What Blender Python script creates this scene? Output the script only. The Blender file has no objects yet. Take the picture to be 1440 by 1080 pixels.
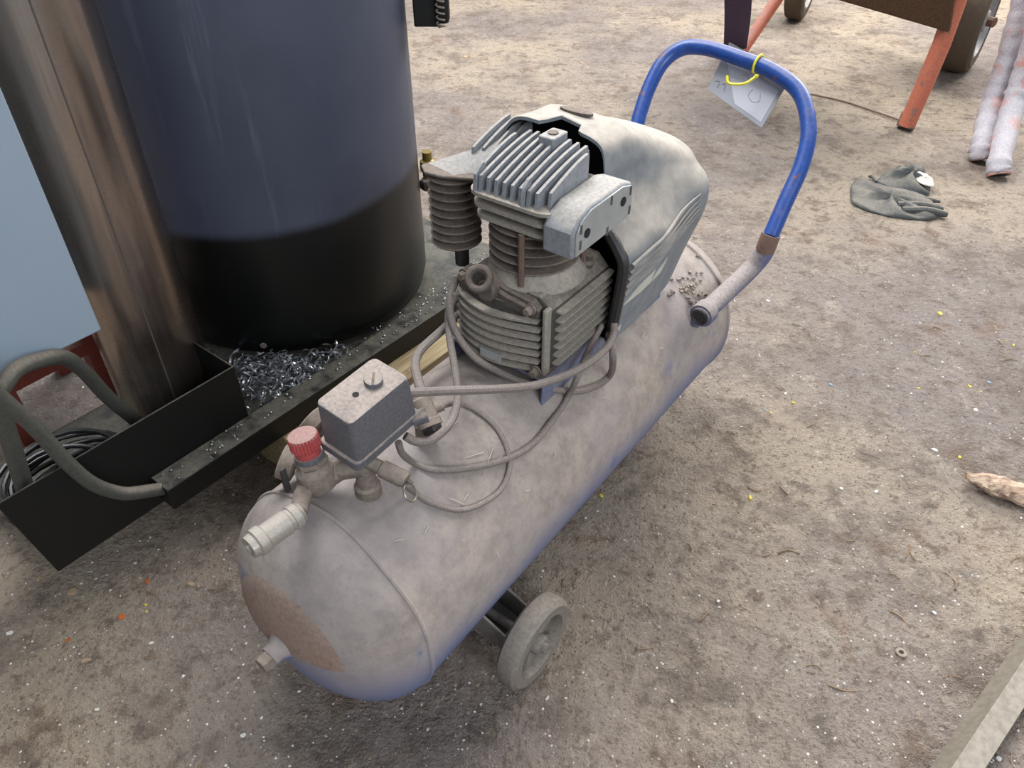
import bpy, math, random
import numpy as np
from mathutils import Vector, Matrix
random.seed(7); rng = np.random.default_rng(7)
scene = bpy.context.scene
col = scene.collection

# ---------------------------------------------------------------- camera
PITCH = math.radians(39.7); FPX = 1088.0; CAMH = 1.25
cd = bpy.data.cameras.new('camera'); cam = bpy.data.objects.new('camera', cd); col.objects.link(cam)
cam.location = (0, 0, CAMH); cam.rotation_euler = (math.pi/2 - PITCH, 0, 0)
cd.sensor_width = 36; cd.lens = 36*FPX/1440; cd.clip_start = .02; cd.clip_end = 60
scene.camera = cam
# ---------------------------------------------------------------- light
world = bpy.data.worlds.new('overcast'); scene.world = world; world.use_nodes = True
wn = world.node_tree.nodes; wl = world.node_tree.links
bg = wn['Background']; bg.inputs[0].default_value = (.86, .92, 1, 1); bg.inputs[1].default_value = .26
def area(name, loc, target, sx, sy, power, colr):
    d = bpy.data.lights.new(name, 'AREA'); d.shape = 'RECTANGLE'; d.size = sx; d.size_y = sy; d.energy = power; d.color = colr
    o = bpy.data.objects.new(name, d); col.objects.link(o); o.location = loc
    o.rotation_euler = (Vector(target)-Vector(loc)).to_track_quat('-Z', 'Y').to_euler(); return o
area('doorway_daylight', (3.6, 5.8, 3.4), (.8, 2.0, .2), 4.0, 2.6, 370, (1, .97, .93))
area('roof_light', (-.9, 3.6, 4.8), (.2, 1.8, 0), 3.0, 3.0, 290, (.95, .97, 1))
area('camera_side_light', (2.4, -3.2, 3.2), (.0, 1.2, .3), 3.0, 2.0, 120, (.86, .92, 1))  # bluish light from behind the camera, its source unseen
scene.view_settings.view_transform = 'Standard'; scene.view_settings.look = 'None'
scene.view_settings.exposure = 0.48; scene.view_settings.gamma = 1; scene.view_settings.use_curve_mapping = False

# ---------------------------------------------------------------- frames and pixel helper
YAW = math.radians(36.7)
LAT = Vector((math.cos(YAW), -math.sin(YAW), 0)); AX = Vector((math.sin(YAW), math.cos(YAW), 0))
def W(l, s, z): return LAT*l + AX*s + Vector((0, 0, z))
def LSZ(p): return Vector((p.dot(LAT), p.dot(AX), p.z))
CP = Vector((0, 0, CAMH)); FW = Vector((0, math.cos(PITCH), -math.sin(PITCH))); UP = Vector((0, math.sin(PITCH), math.cos(PITCH)))
def ray(u, v): return (FW + Vector((1, 0, 0))*((u-720)/FPX) - UP*((v-540)/FPX)).normalized()
def atz(u, v, z=0.): d = ray(u, v); return CP + d*((z-CAMH)/d.z)               # world point at height z
def atl(u, v, l): d = ray(u, v); return LSZ(CP + d*((l)/d.dot(LAT)))              # frame point on plane l
def ats(u, v, s): d = ray(u, v); return LSZ(CP + d*((s)/d.dot(AX)))               # frame point on plane s
def atd(u, v, D): d = ray(u, v); return CP + d*(D/math.hypot(d.x, d.y))           # world point at plan distance
def az(u, v, z): return LSZ(atz(u, v, z))
TR, TH, TL = .1862, .25, -.6333                                                  # tank radius, axis height, lateral place
def onT(u, v, off=0.):                                                            # frame point on the tank
    d = ray(u, v); A = np.array([d.dot(LAT), d.z]); c = np.array([-TL, CAMH-TH]); r = TR+off
    a = A@A; b = 2*A@c; q = c@c-r*r; disc = max(b*b-4*a*q, 0)
    return LSZ(CP + d*((-b-math.sqrt(disc))/(2*a)))

# ---------------------------------------------------------------- mesh builder
def V(*a): return Vector(a)
def cat(pts, k=6, closed=False):
    pts = [Vector(p) for p in pts]; n = len(pts); out = []
    rngi = range(n) if closed else range(n-1)
    for i in rngi:
        p1, p2 = pts[i], pts[(i+1) % n]
        p0 = pts[(i-1) % n] if (closed or i > 0) else p1*2-p2
        p3 = pts[(i+2) % n] if (closed or i+2 < n) else p2*2-p1
        for j in range(k):
            t = j/k
            out.append(.5*((2*p1)+(p2-p0)*t+(2*p0-5*p1+4*p2-p3)*t*t+(3*p1-p0-3*p2+p3)*t**3))
    if not closed: out.append(pts[-1])
    return out
def rrect(x0, x1, y0, y1, r, n=4):
    out = []
    for cx, cy, a0 in ((x1-r, y1-r, 0), (x0+r, y1-r, 90), (x0+r, y0+r, 180), (x1-r, y0+r, 270)):
        for i in range(n+1):
            a = math.radians(a0+90*i/n); out.append((cx+r*math.cos(a), cy+r*math.sin(a)))
    return out
class MB:
    def __init__(s): s.v = []; s.f = []
    def add(s, v, f):
        o = len(s.v); s.v += [Vector(p) for p in v]; s.f += [tuple(i+o for i in q) for q in f]; return s
    def box(s, c, d, R=None):
        c = Vector(c); R = R or Matrix.Identity(3)
        v = [c+R@Vector((x*d[0]/2, y*d[1]/2, z*d[2]/2)) for x in (-1, 1) for y in (-1, 1) for z in (-1, 1)]
        return s.add(v, [(0,1,3,2),(4,6,7,5),(0,4,5,1),(2,3,7,6),(0,2,6,4),(1,5,7,3)])
    def b2(s, x0, x1, y0, y1, z0, z1): return s.box(((x0+x1)/2, (y0+y1)/2, (z0+z1)/2), (abs(x1-x0), abs(y1-y0), abs(z1-z0)))
    def loft(s, rings, cap0=True, cap1=True, closed=True):
        n = len(rings[0]); v = [p for r in rings for p in r]; f = []
        for i in range(len(rings)-1):
            for j in range(n if closed else n-1):
                k = (j+1) % n; f.append((i*n+j, i*n+k, (i+1)*n+k, (i+1)*n+j))
        if cap0: f.append(tuple(range(n-1, -1, -1)))
        if cap1: f.append(tuple((len(rings)-1)*n+j for j in range(n)))
        return s.add(v, f)
    def prism(s, poly, fn, w0, w1):
        return s.loft([[fn(a, b, w0) for a, b in poly], [fn(a, b, w1) for a, b in poly]])
    def plate(s, poly, z0, z1): return s.prism(poly, lambda a, b, w: Vector((a, b, w)), z0, z1)
    def tube(s, path, r, n=10, cap=True, closed=False):
        path = [Vector(p) for p in path]; m = len(path); rs = r if isinstance(r, (list, tuple)) else [r]*m
        T = []
        for i in range(m):
            a = path[(i-1) % m] if (closed or i) else path[0]; b = path[(i+1) % m] if (closed or i < m-1) else path[-1]
            T.append((b-a).normalized())
        u = T[0].orthogonal().normalized(); rings = []
        for i in range(m):
            if i:
                q = T[i-1].rotation_difference(T[i]); u = q@u
            u = (u-T[i]*u.dot(T[i])).normalized(); w = T[i].cross(u)
            rings.append([path[i]+(u*math.cos(2*math.pi*j/n)+w*math.sin(2*math.pi*j/n))*rs[i] for j in range(n)])
        if closed: rings.append(rings[0]); cap = False
        return s.loft(rings, cap, cap)
    def lathe(s, prof, o, ax=(0, 0, 1), n=24, cap=True):
        ax = Vector(ax).normalized(); u = ax.orthogonal().normalized(); w = ax.cross(u); o = Vector(o)
        rings = [[o+ax*h+(u*math.cos(2*math.pi*j/n)+w*math.sin(2*math.pi*j/n))*max(r, 1e-4) for j in range(n)] for r, h in prof]
        return s.loft(rings, cap, cap)
    def hexa(s, o, ax, r, h): return s.lathe([(r*.9, 0), (r, h*.12), (r, h*.85), (r*.85, h)], o, ax, 6)
    def torus(s, c, ax, R, r, n=24, m=8):
        ax = Vector(ax).normalized(); u = ax.orthogonal().normalized(); w = ax.cross(u); c = Vector(c)
        return s.tube([c+(u*math.cos(2*math.pi*i/n)+w*math.sin(2*math.pi*i/n))*R for i in range(n)], r, m, closed=True)
    def mesh(s, name, org=None, ang=35):
        org = Vector(org or (0, 0, 0)); me = bpy.data.meshes.new(name)
        me.from_pydata([tuple(p-org) for p in s.v], [], s.f); me.validate(); me.update()
        import bmesh
        bm = bmesh.new(); bm.from_mesh(me); bmesh.ops.recalc_face_normals(bm, faces=bm.faces); bm.to_mesh(me); bm.free()
        me.polygons.foreach_set('use_smooth', [True]*len(me.polygons))
        if ang: me.set_sharp_from_angle(angle=math.radians(ang))
        return me
def bevel(o, w, seg=2):
    m = o.modifiers.new('bevel', 'BEVEL'); m.width = w; m.segments = seg; m.limit_method = 'ANGLE'; m.angle_limit = math.radians(40); m.harden_normals = False
    return o
def tag(o, label, cat_, group=None, kind=None):
    if label: o['label'] = label
    if cat_: o['category'] = cat_
    if group: o['group'] = group
    if kind: o['kind'] = kind
    return o
class Thing:
    """an Empty at the thing's base; parts are given in the (l, s, z) frame or, with rot=0, in world axes"""
    def __init__(s, name, org, label, cat_, frame=True, yaw=0., group=None):
        s.org = Vector(org); o = bpy.data.objects.new(name, None); col.objects.link(o); o.empty_display_size = .05
        o.location = W(*org) if frame else s.org
        o.rotation_euler = (0, 0, (-YAW if frame else 0)+yaw)
        s.o = o; tag(o, label, cat_, group)
    def part(s, name, mb, mat, parent=None, bev=0, label=None, ang=35, kind=None):
        me = mb.mesh(name, s.org, ang); me.materials.append(mat)
        o = bpy.data.objects.new(name, me); col.objects.link(o); o.parent = parent or s.o
        if bev: bevel(o, bev)
        if label: o['label'] = label
        if kind: o['kind'] = kind
        return o
def single(name, mb, mat, org, label, cat_, frame=False, bev=0, group=None, kind=None, ang=35, yaw=0.):
    me = mb.mesh(name, org, ang); me.materials.append(mat); o = bpy.data.objects.new(name, me); col.objects.link(o)
    o.location = W(*org) if frame else Vector(org); o.rotation_euler = (0, 0, (-YAW if frame else 0)+yaw)
    if bev: bevel(o, bev)
    return tag(o, label, cat_, group, kind)

# ---------------------------------------------------------------- materials
def lin(r, g, b):
    return tuple(((c/255)/12.92 if c/255 <= .04045 else ((c/255+.055)/1.055)**2.4) for c in (r, g, b))+(1,)
class M:
    def __init__(s, name):
        s.m = bpy.data.materials.new(name); s.m.use_nodes = True; s.t = s.m.node_tree; s.b = s.t.nodes['Principled BSDF']
        s.co = s.t.nodes.new('ShaderNodeTexCoord')
    def n(s, ty, **kw):
        x = s.t.nodes.new(ty)
        for k, v in kw.items(): setattr(x, k, v)
        return x
    def l(s, a, b): s.t.links.new(a, b)
    def noise(s, scale, detail=5, rough=.6, coord='Object', stretch=None, dist=0.):
        x = s.n('ShaderNodeTexNoise'); x.inputs['Scale'].default_value = scale; x.inputs['Detail'].default_value = detail
        x.inputs['Roughness'].default_value = rough; x.inputs['Distortion'].default_value = dist
        if stretch:
            mp = s.n('ShaderNodeMapping'); mp.inputs['Scale'].default_value = stretch; s.l(s.co.outputs[coord], mp.inputs[0]); s.l(mp.outputs[0], x.inputs['Vector'])
        else: s.l(s.co.outputs[coord], x.inputs['Vector'])
        return x.outputs['Fac']
    def rng(s, v, a, b, c=0., d=1.):
        x = s.n('ShaderNodeMapRange'); x.interpolation_type = 'SMOOTHSTEP'
        for i, q in zip(('From Min', 'From Max', 'To Min', 'To Max'), (a, b, c, d)): x.inputs[i].default_value = q
        s.l(v, x.inputs['Value']); return x.outputs[0]
    def math(s, op, a, b=None):
        x = s.n('ShaderNodeMath', operation=op)
        for i, q in enumerate((a, b)):
            if q is None: continue
            if isinstance(q, (int, float)): x.inputs[i].default_value = q
            else: s.l(q, x.inputs[i])
        return x.outputs[0]
    def mix(s, f, a, b):
        x = s.n('ShaderNodeMix', data_type='RGBA')
        for i, q in ((0, f), (6, a), (7, b)):
            if isinstance(q, (int, float, tuple)): x.inputs[i].default_value = q
            else: s.l(q, x.inputs[i])
        return x.outputs[2]
    def mixf(s, f, a, b):
        x = s.n('ShaderNodeMix', data_type='FLOAT')
        for i, q in ((0, f), (2, a), (3, b)):
            if isinstance(q, (int, float)): x.inputs[i].default_value = q
            else: s.l(q, x.inputs[i])
        return x.outputs[0]
    def nz(s):
        g = s.n('ShaderNodeNewGeometry'); x = s.n('ShaderNodeSeparateXYZ'); s.l(g.outputs['Normal'], x.inputs[0]); return x.outputs[2]
    def set(s, k, v):
        if isinstance(v, (int, float, tuple)): s.b.inputs[k].default_value = v
        else: s.l(v, s.b.inputs[k])
        return s
    def bump(s, h, strength=.3, dist=.005):
        x = s.n('ShaderNodeBump'); x.inputs['Strength'].default_value = strength; x.inputs['Distance'].default_value = dist
        s.l(h, x.inputs['Height']); s.l(x.outputs[0], s.b.inputs['Normal']); return s
def plain(name, c, rough=.6, metal=0., var=.15, scale=30, bump=0., c2=None):
    m = M(name); n = m.noise(scale); lo = c2 or tuple(x*(1-var) for x in c[:3])+(1,)
    m.set('Base Color', m.mix(m.rng(n, .35, .65), lo, c)).set('Roughness', rough).set('Metallic', metal)
    if bump: m.bump(m.noise(scale*3), bump, .003)
    return m.m
DUST = lin(176, 161, 150)
def dusty(name, c, rough=.5, metal=0., dust=DUST, lo=.1, hi=.75, amt=.9, base=.12, scale=22, c2=None, bump=.12, wear=None, nm=1.1):
    """paint or casting with settled dust on what faces upward"""
    m = M(name); n = m.noise(scale, 6, .65); n2 = m.noise(scale*7, 4, .6); nz = m.nz()
    f = m.rng(m.math('ADD', nz, m.math('MULTIPLY', m.math('SUBTRACT', n, .5), nm)), lo, hi, base, amt)
    f = m.math('MULTIPLY', f, m.rng(n2, .2, .6, .8, 1.))
    bc = m.mix(m.rng(n2, .35, .65), c2 or tuple(x*.8 for x in c[:3])+(1,), c)
    if wear:
        wc, w0, w1, ws = wear; bc = m.mix(m.rng(m.noise(ws, 5, .6), w0, w1), bc, wc)
    dc = m.mix(m.rng(n2, .3, .7), tuple(x*.78 for x in dust[:3])+(1,), dust)
    m.set('Base Color', m.mix(f, bc, dc)).set('Roughness', m.mixf(f, rough, .95)).set('Metallic', m.mixf(f, metal, 0.))
    if bump: m.bump(n2, bump, .002)
    return m.m
RUST = lin(120, 72, 48)
MT = dict(
    tank=None,
    handle=dusty('blue_handle_paint', lin(34, 78, 158), .32, dust=lin(150, 140, 140), lo=.5, hi=1.5, amt=.75, base=.02, scale=14, wear=(lin(128, 84, 62), .61, .67, 22)),
    bracket=dusty('blue_bracket_paint', lin(56, 90, 140), .5, lo=-.2, hi=.7, base=.3),
    sleeve=dusty('dusty_handle_foot', lin(70, 84, 140), .5, dust=lin(168, 156, 148), lo=-.2, hi=.5, amt=.95, base=.25, wear=(lin(110, 75, 60), .6, .7, 30)),
    cast=dusty('dusty_casting', lin(142, 139, 130), .6, .1, dust=lin(182, 171, 157), lo=.1, hi=.75, amt=.97, base=.25, bump=.05),
    fin=dusty('dusty_alloy_fins', lin(136, 144, 154), .5, .25, dust=lin(184, 176, 166), lo=.35, hi=.95, amt=.85, base=.22),
    castdark=dusty('dusty_dark_casting', lin(62, 58, 55), .7, .1, dust=lin(138, 124, 112), lo=.1, hi=.8, amt=.85, base=.3),
    hood=dusty('dusty_grey_hood', lin(118, 128, 136), .5, dust=lin(184, 174, 162), lo=.0, hi=.8, amt=.97, base=.12, scale=5, bump=.03, nm=.25),
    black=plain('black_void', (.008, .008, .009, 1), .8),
    seal=dusty('black_rubber_seal', lin(34, 34, 36), .5, lo=.5, hi=1.2, amt=.6, base=.03),
    switch=dusty('dusty_switch_box', lin(74, 80, 90), .5, dust=lin(172, 158, 148), lo=.3, hi=.8, amt=.97, base=.16, scale=28),
    fitting=dusty('dusty_fitting', lin(105, 98, 90), .5, .3, dust=lin(160, 145, 132), lo=-.3, hi=.6, amt=.9, base=.35),
    coupler=dusty('plated_coupler', lin(196, 190, 180), .3, .7, dust=lin(182, 170, 156), lo=.2, hi=1.1, amt=.7, base=.12, scale=60),
    knob=dusty('red_knob', lin(180, 36, 42), .5, dust=lin(176, 146, 138), lo=.2, hi=.9, amt=.95, base=.2, scale=50),
    hose=dusty('dusty_cable', lin(104, 98, 96), .6, dust=lin(160, 147, 138), lo=-.2, hi=.8, amt=.8, base=.35, scale=40),
    rubber=dusty('dusty_tyre', lin(96, 90, 86), .75, dust=lin(158, 148, 136), lo=-.3, hi=.8, amt=.85, base=.45),
    hub=dusty('dusty_hub', lin(100, 98, 94), .6, dust=lin(160, 150, 140), lo=-.3, hi=.8, amt=.85, base=.35),
    brown=dusty('brown_patch', lin(150, 122, 107), .85, dust=lin(162, 145, 134), lo=-.3, hi=.8, amt=.7, base=.15, wear=(lin(90, 62, 48), .6, .7, 40)),
    rust=dusty('rusty_steel', RUST, .85, lo=.3, hi=1., amt=.6, c2=lin(82, 50, 36)),
    castrust=dusty('rusty_stud', lin(98, 76, 62), .8, lo=.3, hi=1.),
    jointrust=dusty('rusted_joint_steel', lin(128, 98, 86), .8, dust=lin(160, 146, 136), lo=.1, hi=1.1, amt=.7),
    castcore=dusty('fin_gap_shade_casting', lin(58, 56, 52), .7, .1, dust=lin(170, 158, 144), lo=.55, hi=.9, amt=.95, base=.08, nm=.4),  # casting colour darkened to put shade into the gaps between fins
    ring=plain('split_ring', lin(150, 142, 130), .4, .8),
    decal=plain('pale_decal', lin(205, 204, 192), .6),
    silver=plain('silver_label', lin(168, 172, 172), .4, .3),
    blackp=dusty('black_frame_paint', lin(9, 10, 9), .5, dust=lin(108, 104, 94), lo=.75, hi=1.1, amt=.9, base=.0, scale=18, bump=.05),
    wood=None, woodchunk=None, drum=None, pipe=None, cab=None,
    tube=dusty('grey_green_tube', lin(74, 76, 72), .45, .2, dust=lin(140, 130, 116), lo=.2, hi=1., amt=.8, base=.1),
    redframe=dusty('red_oxide_paint', lin(120, 48, 34), .6, lo=.5, hi=1.2, amt=.4, base=.03),
    cable=plain('black_cable', lin(26, 25, 25), .4),
    swarf=plain('steel_swarf', lin(200, 203, 208), .3, .65, .35, 60),
    brass=plain('dull_brass', lin(150, 130, 70), .4, .5),
    tie=plain('yellow_tie', lin(238, 222, 60), .4),
    orange=dusty('orange_tube_paint', lin(206, 100, 62), .5, dust=lin(200, 170, 158), lo=.0, hi=.9, amt=.75, base=.2, wear=(lin(120, 90, 84), .58, .68, 16)),
    mortar=dusty('mortar_caked_orange', lin(196, 190, 196), .9, dust=lin(205, 198, 200), lo=.0, hi=1., amt=.6, base=.2, wear=(lin(204, 128, 104), .54, .66, 9), bump=.6),
    mortarend=dusty('chipped_orange_end', lin(190, 128, 108), .85, dust=lin(196, 176, 170), lo=.0, hi=.9, amt=.7, base=.3),
    rim=dusty('grey_rim', lin(150, 152, 156), .4, .4, lo=.4, hi=1.2, amt=.5),
    tyre2=dusty('cart_tyre', lin(66, 54, 44), .8, dust=lin(140, 122, 100), lo=.2, hi=1., amt=.6, base=.2),
    trough=dusty('cart_trough', lin(92, 62, 38), .8, dust=lin(120, 96, 66), lo=.3, hi=1., amt=.6, c2=lin(58, 40, 28)),
    strap=plain('purple_strap', lin(62, 44, 76), .8),
    glove=dusty('glove_fabric', lin(64, 70, 74), .8, dust=lin(146, 138, 124), lo=.45, hi=1.25, amt=.75, base=.12, scale=16, bump=.4),
    glovewhite=plain('white_fleck', lin(216, 208, 196), .8),
    angle=dusty('angle_iron', lin(132, 124, 110), .55, .3, dust=lin(176, 166, 152), lo=.5, hi=.95, amt=.8, base=.15, scale=12, nm=.5),
    tagm=None,
)
def make_special():
    m = M('timber'); n = m.noise(7, 6, .6, stretch=(18, 1, 18)); g = m.noise(30, 4, .6)
    m.set('Base Color', m.mix(m.rng(g, .6, .8), m.mix(m.rng(n, .3, .7), lin(146, 126, 94), lin(190, 172, 136)), lin(112, 98, 80))).set('Roughness', .85).bump(n, .3, .004); MT['wood'] = m.m
    m = M('weathered_wood'); n = m.noise(10, 6, .7, stretch=(1, 7, 7)); g = m.noise(26, 5, .6)
    m.set('Base Color', m.mix(m.rng(g, .5, .72), m.mix(m.rng(n, .35, .65), lin(150, 122, 102), lin(206, 184, 160)), lin(96, 74, 60))).set('Roughness', .9).bump(n, .8, .006); MT['woodchunk'] = m.m
    # tank: blue paint, dust settled on all but the under side, rubbed patches
    m = M('dusty_blue_paint'); n = m.noise(7, 6, .6); n2 = m.noise(150, 4, .65); n3 = m.noise(28, 6, .7); nz = m.nz()
    f = m.rng(m.math('ADD', nz, m.math('MULTIPLY', m.math('SUBTRACT', n, .5), .75)), -.52, .22, .22, .98)
    rub = m.math('MULTIPLY', m.rng(m.noise(11, 4, .5), .64, .72, 0, .75), m.rng(nz, .15, .5, 1, 0)); f = m.math('MULTIPLY', f, m.math('SUBTRACT', 1., rub))
    du = m.mix(m.rng(n3, .35, .7), lin(174, 161, 149), lin(146, 134, 125)); du = m.mix(m.rng(n2, .55, .75, 0, .45), du, lin(112, 100, 94)); du = m.mix(m.rng(m.noise(4), .4, .65, 0, .45), du, lin(150, 142, 144))
    m.set('Base Color', m.mix(f, m.mix(n3, lin(44, 72, 130), lin(76, 106, 164)), du)).set('Roughness', m.mixf(f, .42, .95)); m.bump(m.math('ADD', n2, m.math('MULTIPLY', n3, .8)), .22, .003); MT['tank'] = m.m
    # drum: blue grey above, black below a soft tilted edge
    m = M('drum_two_tone'); sp = m.n('ShaderNodeSeparateXYZ'); m.l(m.co.outputs['Object'], sp.inputs[0]); z = m.math('ADD', sp.outputs[2], m.math('SUBTRACT', m.math('MULTIPLY', m.math('SUBTRACT', m.noise(5), .5), .018), m.math('MULTIPLY', sp.outputs[1], .07)))
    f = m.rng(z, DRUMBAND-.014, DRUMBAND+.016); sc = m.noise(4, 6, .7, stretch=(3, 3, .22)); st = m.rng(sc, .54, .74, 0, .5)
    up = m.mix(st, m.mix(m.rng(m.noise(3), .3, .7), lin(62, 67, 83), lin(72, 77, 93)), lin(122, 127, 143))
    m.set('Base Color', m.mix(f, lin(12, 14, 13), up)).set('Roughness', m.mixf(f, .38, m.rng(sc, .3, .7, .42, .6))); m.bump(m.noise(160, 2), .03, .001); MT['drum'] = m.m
    m = M('mill_steel'); a = m.noise(3, 5, .55, stretch=(2.2, 2.2, .35), dist=.4); b = m.noise(16, 4, .6, stretch=(2, 2, .10)); d_ = m.noise(6, 5, .6)
    c = m.mix(m.rng(a, .35, .65), lin(138, 124, 114), lin(186, 172, 160)); c = m.mix(m.rng(b, .52, .70, 0, .45), c, lin(104, 96, 92)); c = m.mix(m.rng(d_, .62, .70, 0, .45), c, lin(206, 200, 190))
    m.set('Base Color', c).set('Metallic', .92).set('Roughness', m.rng(d_, .3, .7, .22, .36)); MT['pipe'] = m.m
    m = M('cabinet_paint'); a = m.noise(3, 3)
    m.set('Base Color', m.mix(a, lin(144, 160, 176), lin(158, 172, 184))).set('Roughness', .4); MT['cab'] = m.m
    m = M('clouded_plastic'); m.set('Base Color', lin(152, 153, 160)).set('Roughness', .5).set('Alpha', .8); MT['tagm'] = m.m
    m = M('pale_label'); m.set('Base Color', lin(176, 175, 182)).set('Roughness', .5); MT['taglabel'] = m.m
    m = M('faint_ink'); m.set('Base Color', lin(140, 140, 148)).set('Roughness', .6); MT['ink'] = m.m
    # floor
    m = M('dirty_concrete'); C = 'Object'
    big = m.noise(.9, 4, .55); mid = m.noise(4.5, 7, .7); fine = m.noise(38, 6, .7); grit = m.noise(150, 4, .7)
    m9 = m.noise(11, 6, .7); mott = m.noise(22, 5, .75, dist=.5)
    c = m.mix(m.rng(big, .38, .62), lin(156, 143, 136), lin(194, 176, 154))
    c = m.mix(m.rng(mid, .49, .64, 0, .75), c, lin(132, 119, 109)); c = m.mix(m.rng(mid, .28, .42, .6, 0), c, lin(206, 193, 174))
    c = m.mix(m.rng(m.noise(5.5, 5, .65), .57, .70, 0, .6), c, lin(164, 128, 102))
    c = m.mix(m.rng(m9, .52, .64, 0, .6), c, lin(124, 110, 98)); c = m.mix(m.rng(m9, .30, .42, .5, 0), c, lin(208, 194, 176))
    c = m.mix(m.rng(mott, .55, .66, 0, .6), c, lin(112, 97, 85)); c = m.mix(m.rng(mott, .26, .40, .45, 0), c, lin(210, 198, 180))
    c = m.mix(m.rng(fine, .54, .63, 0, .5), c, lin(112, 98, 86)); c = m.mix(m.rng(fine, .30, .42, .5, 0), c, lin(214, 201, 183))
    f2 = m.noise(85, 5, .75); c = m.mix(m.rng(f2, .57, .65, 0, .5), c, lin(98, 85, 74)); c = m.mix(m.rng(f2, .30, .38, .5, 0), c, lin(218, 207, 190))
    c = m.mix(m.rng(grit, .58, .68, 0, .5), c, lin(90, 78, 68)); c = m.mix(m.rng(grit, .28, .38, .5, 0), c, lin(220, 210, 196))
    vo = m.n('ShaderNodeTexVoronoi'); vo.inputs['Scale'].default_value = 55; m.l(m.co.outputs[C], vo.inputs['Vector'])
    sepc = m.n('ShaderNodeSeparateColor'); m.l(vo.outputs['Color'], sepc.inputs[0])
    spot = m.math('MULTIPLY', m.rng(vo.outputs['Distance'], .10, .22, 1, 0), m.rng(sepc.outputs[0], .90, .92)); c = m.mix(m.math('MULTIPLY', spot, .7), c, lin(214, 208, 198))
    m.set('Base Color', c).set('Roughness', m.rng(mid, .3, .7, .68, .9))
    h = m.math('ADD', m.math('MULTIPLY', fine, 1.), m.math('ADD', m.math('MULTIPLY', grit, .5), m.math('MULTIPLY', mid, .8))); h = m.math('ADD', h, m.math('MULTIPLY', mott, .8)); h = m.math('ADD', h, m.math('MULTIPLY', f2, .6)); m.bump(h, 1., .02); MT['floor'] = m.m
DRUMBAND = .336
make_special()

# ================================================================ structure: floor
def vnoise(x, y, seed):
    r = np.random.default_rng(seed); G = r.random((64, 64)); xi = np.floor(x).astype(int); yi = np.floor(y).astype(int); fx = x-xi; fy = y-yi
    fx = fx*fx*(3-2*fx); fy = fy*fy*(3-2*fy); g = lambda a, b: G[a % 64, b % 64]
    return (g(xi, yi)*(1-fx)+g(xi+1, yi)*fx)*(1-fy)+(g(xi, yi+1)*(1-fx)+g(xi+1, yi+1)*fx)*fy-.5
def floorz(x, y):
    x = np.asarray(x, float); y = np.asarray(y, float)
    return .004*vnoise(x*3, y*3, 1)+.0035*vnoise(x*9, y*9, 2)+.003*vnoise(x*23, y*23, 3)+.0022*vnoise(x*60, y*60, 4)-.002
def make_floor():
    nx, ny = 430, 470
    xs = np.sign(np.linspace(-1, 1, nx))*np.abs(np.linspace(-1, 1, nx))**1.4*6+.3; ys = -1.2+9.5*(np.linspace(0, 1, ny)**1.6)
    X, Y = np.meshgrid(xs, ys); Z = floorz(X, Y); co = np.stack([X, Y, Z], -1).reshape(-1, 3).astype(np.float32)
    i = np.arange(nx*ny).reshape(ny, nx); f = np.stack([i[:-1, :-1], i[:-1, 1:], i[1:, 1:], i[1:, :-1]], -1).reshape(-1, 4)
    me = bpy.data.meshes.new('floor'); me.vertices.add(len(co)); me.vertices.foreach_set('co', co.ravel())
    me.loops.add(f.size); me.loops.foreach_set('vertex_index', f.ravel().astype(np.int32))
    me.polygons.add(len(f)); me.polygons.foreach_set('loop_start', np.arange(0, f.size, 4, dtype=np.int32)); me.update(calc_edges=True)
    me.polygons.foreach_set('use_smooth', [True]*len(f)); me.materials.append(MT['floor'])
    o = bpy.data.objects.new('floor', me); col.objects.link(o); o['kind'] = 'structure'; o['label'] = 'dirty grey brown concrete floor covered in grit'
make_floor()

# ================================================================ the air compressor
SF, SB, DOME = .41, 1.39, .115
A = Thing('air_compressor', (TL, .9, 0), 'dusty blue horizontal air compressor with finned pump, hood and wheels', 'compressor')
def ringT(r, s, n=64): return [V(TL+r*math.sin(2*math.pi*i/n), s, TH+r*math.cos(2*math.pi*i/n)) for i in range(n)]
def dome(q, off=0.): return (TR+off)*math.cos(q), DOME*math.sin(q)+off*math.sin(q)
mb = MB(); rings = []
for i in range(14, 0, -1):
    r, d = dome(math.pi/2*i/14.0*.995); rings.append(ringT(r, SF-d))
for s in np.linspace(SF, SB, 12): rings.append(ringT(TR, s))
for i in range(1, 15):
    r, d = dome(math.pi/2*i/14.0*.995); rings.append(ringT(r, SB+d*.9))
tank = A.part('tank', mb.loft(rings), MT['tank'], ang=60)
for s in (SF, SB):
    A.part('weld_seam', MB().tube([V(TL+(TR-.0004)*math.sin(t), s+.0012*math.sin(7*t), TH+(TR-.0004)*math.cos(t)) for t in np.linspace(0, 2*math.pi, 96)[:-1]], .0042, 8, closed=True), MT['tank'], tank)
# brown patch on the near end, cut straight below
mb = MB(); rr = []
for k in range(9):
    ph = math.radians(2+k*4.6); ring = []
    for i in range(48):
        t = 2*math.pi*i/48; x = math.sin(t)*math.sin(ph); zc = math.cos(t)*math.sin(ph)
        zc = max(zc, -.02+.16*x)
        q = math.asin(min(.999, math.sqrt(max(0, 1-x*x-zc*zc)))); 
        d = math.sqrt(max(0, 1-x*x-zc*zc)); e = .0022 if k < 8 else -.002
        ring.append(V(TL+(TR+e)*x, SF-(DOME+e)*d, TH+(TR+e)*zc))
    rr.append(ring)
A.part('end_patch', mb.loft(rr, True, False), MT['brown'], tank, label='rusty brown patch on the near end of the tank', ang=60)
o = A.part('drain_boss', MB().lathe([(.028, -.006), (.020, .004), (.0165, .010), (.016, .022)], (TL, SF-DOME-.0, TH), (0, -1, -.05), 20), MT['tank'], tank)
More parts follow.
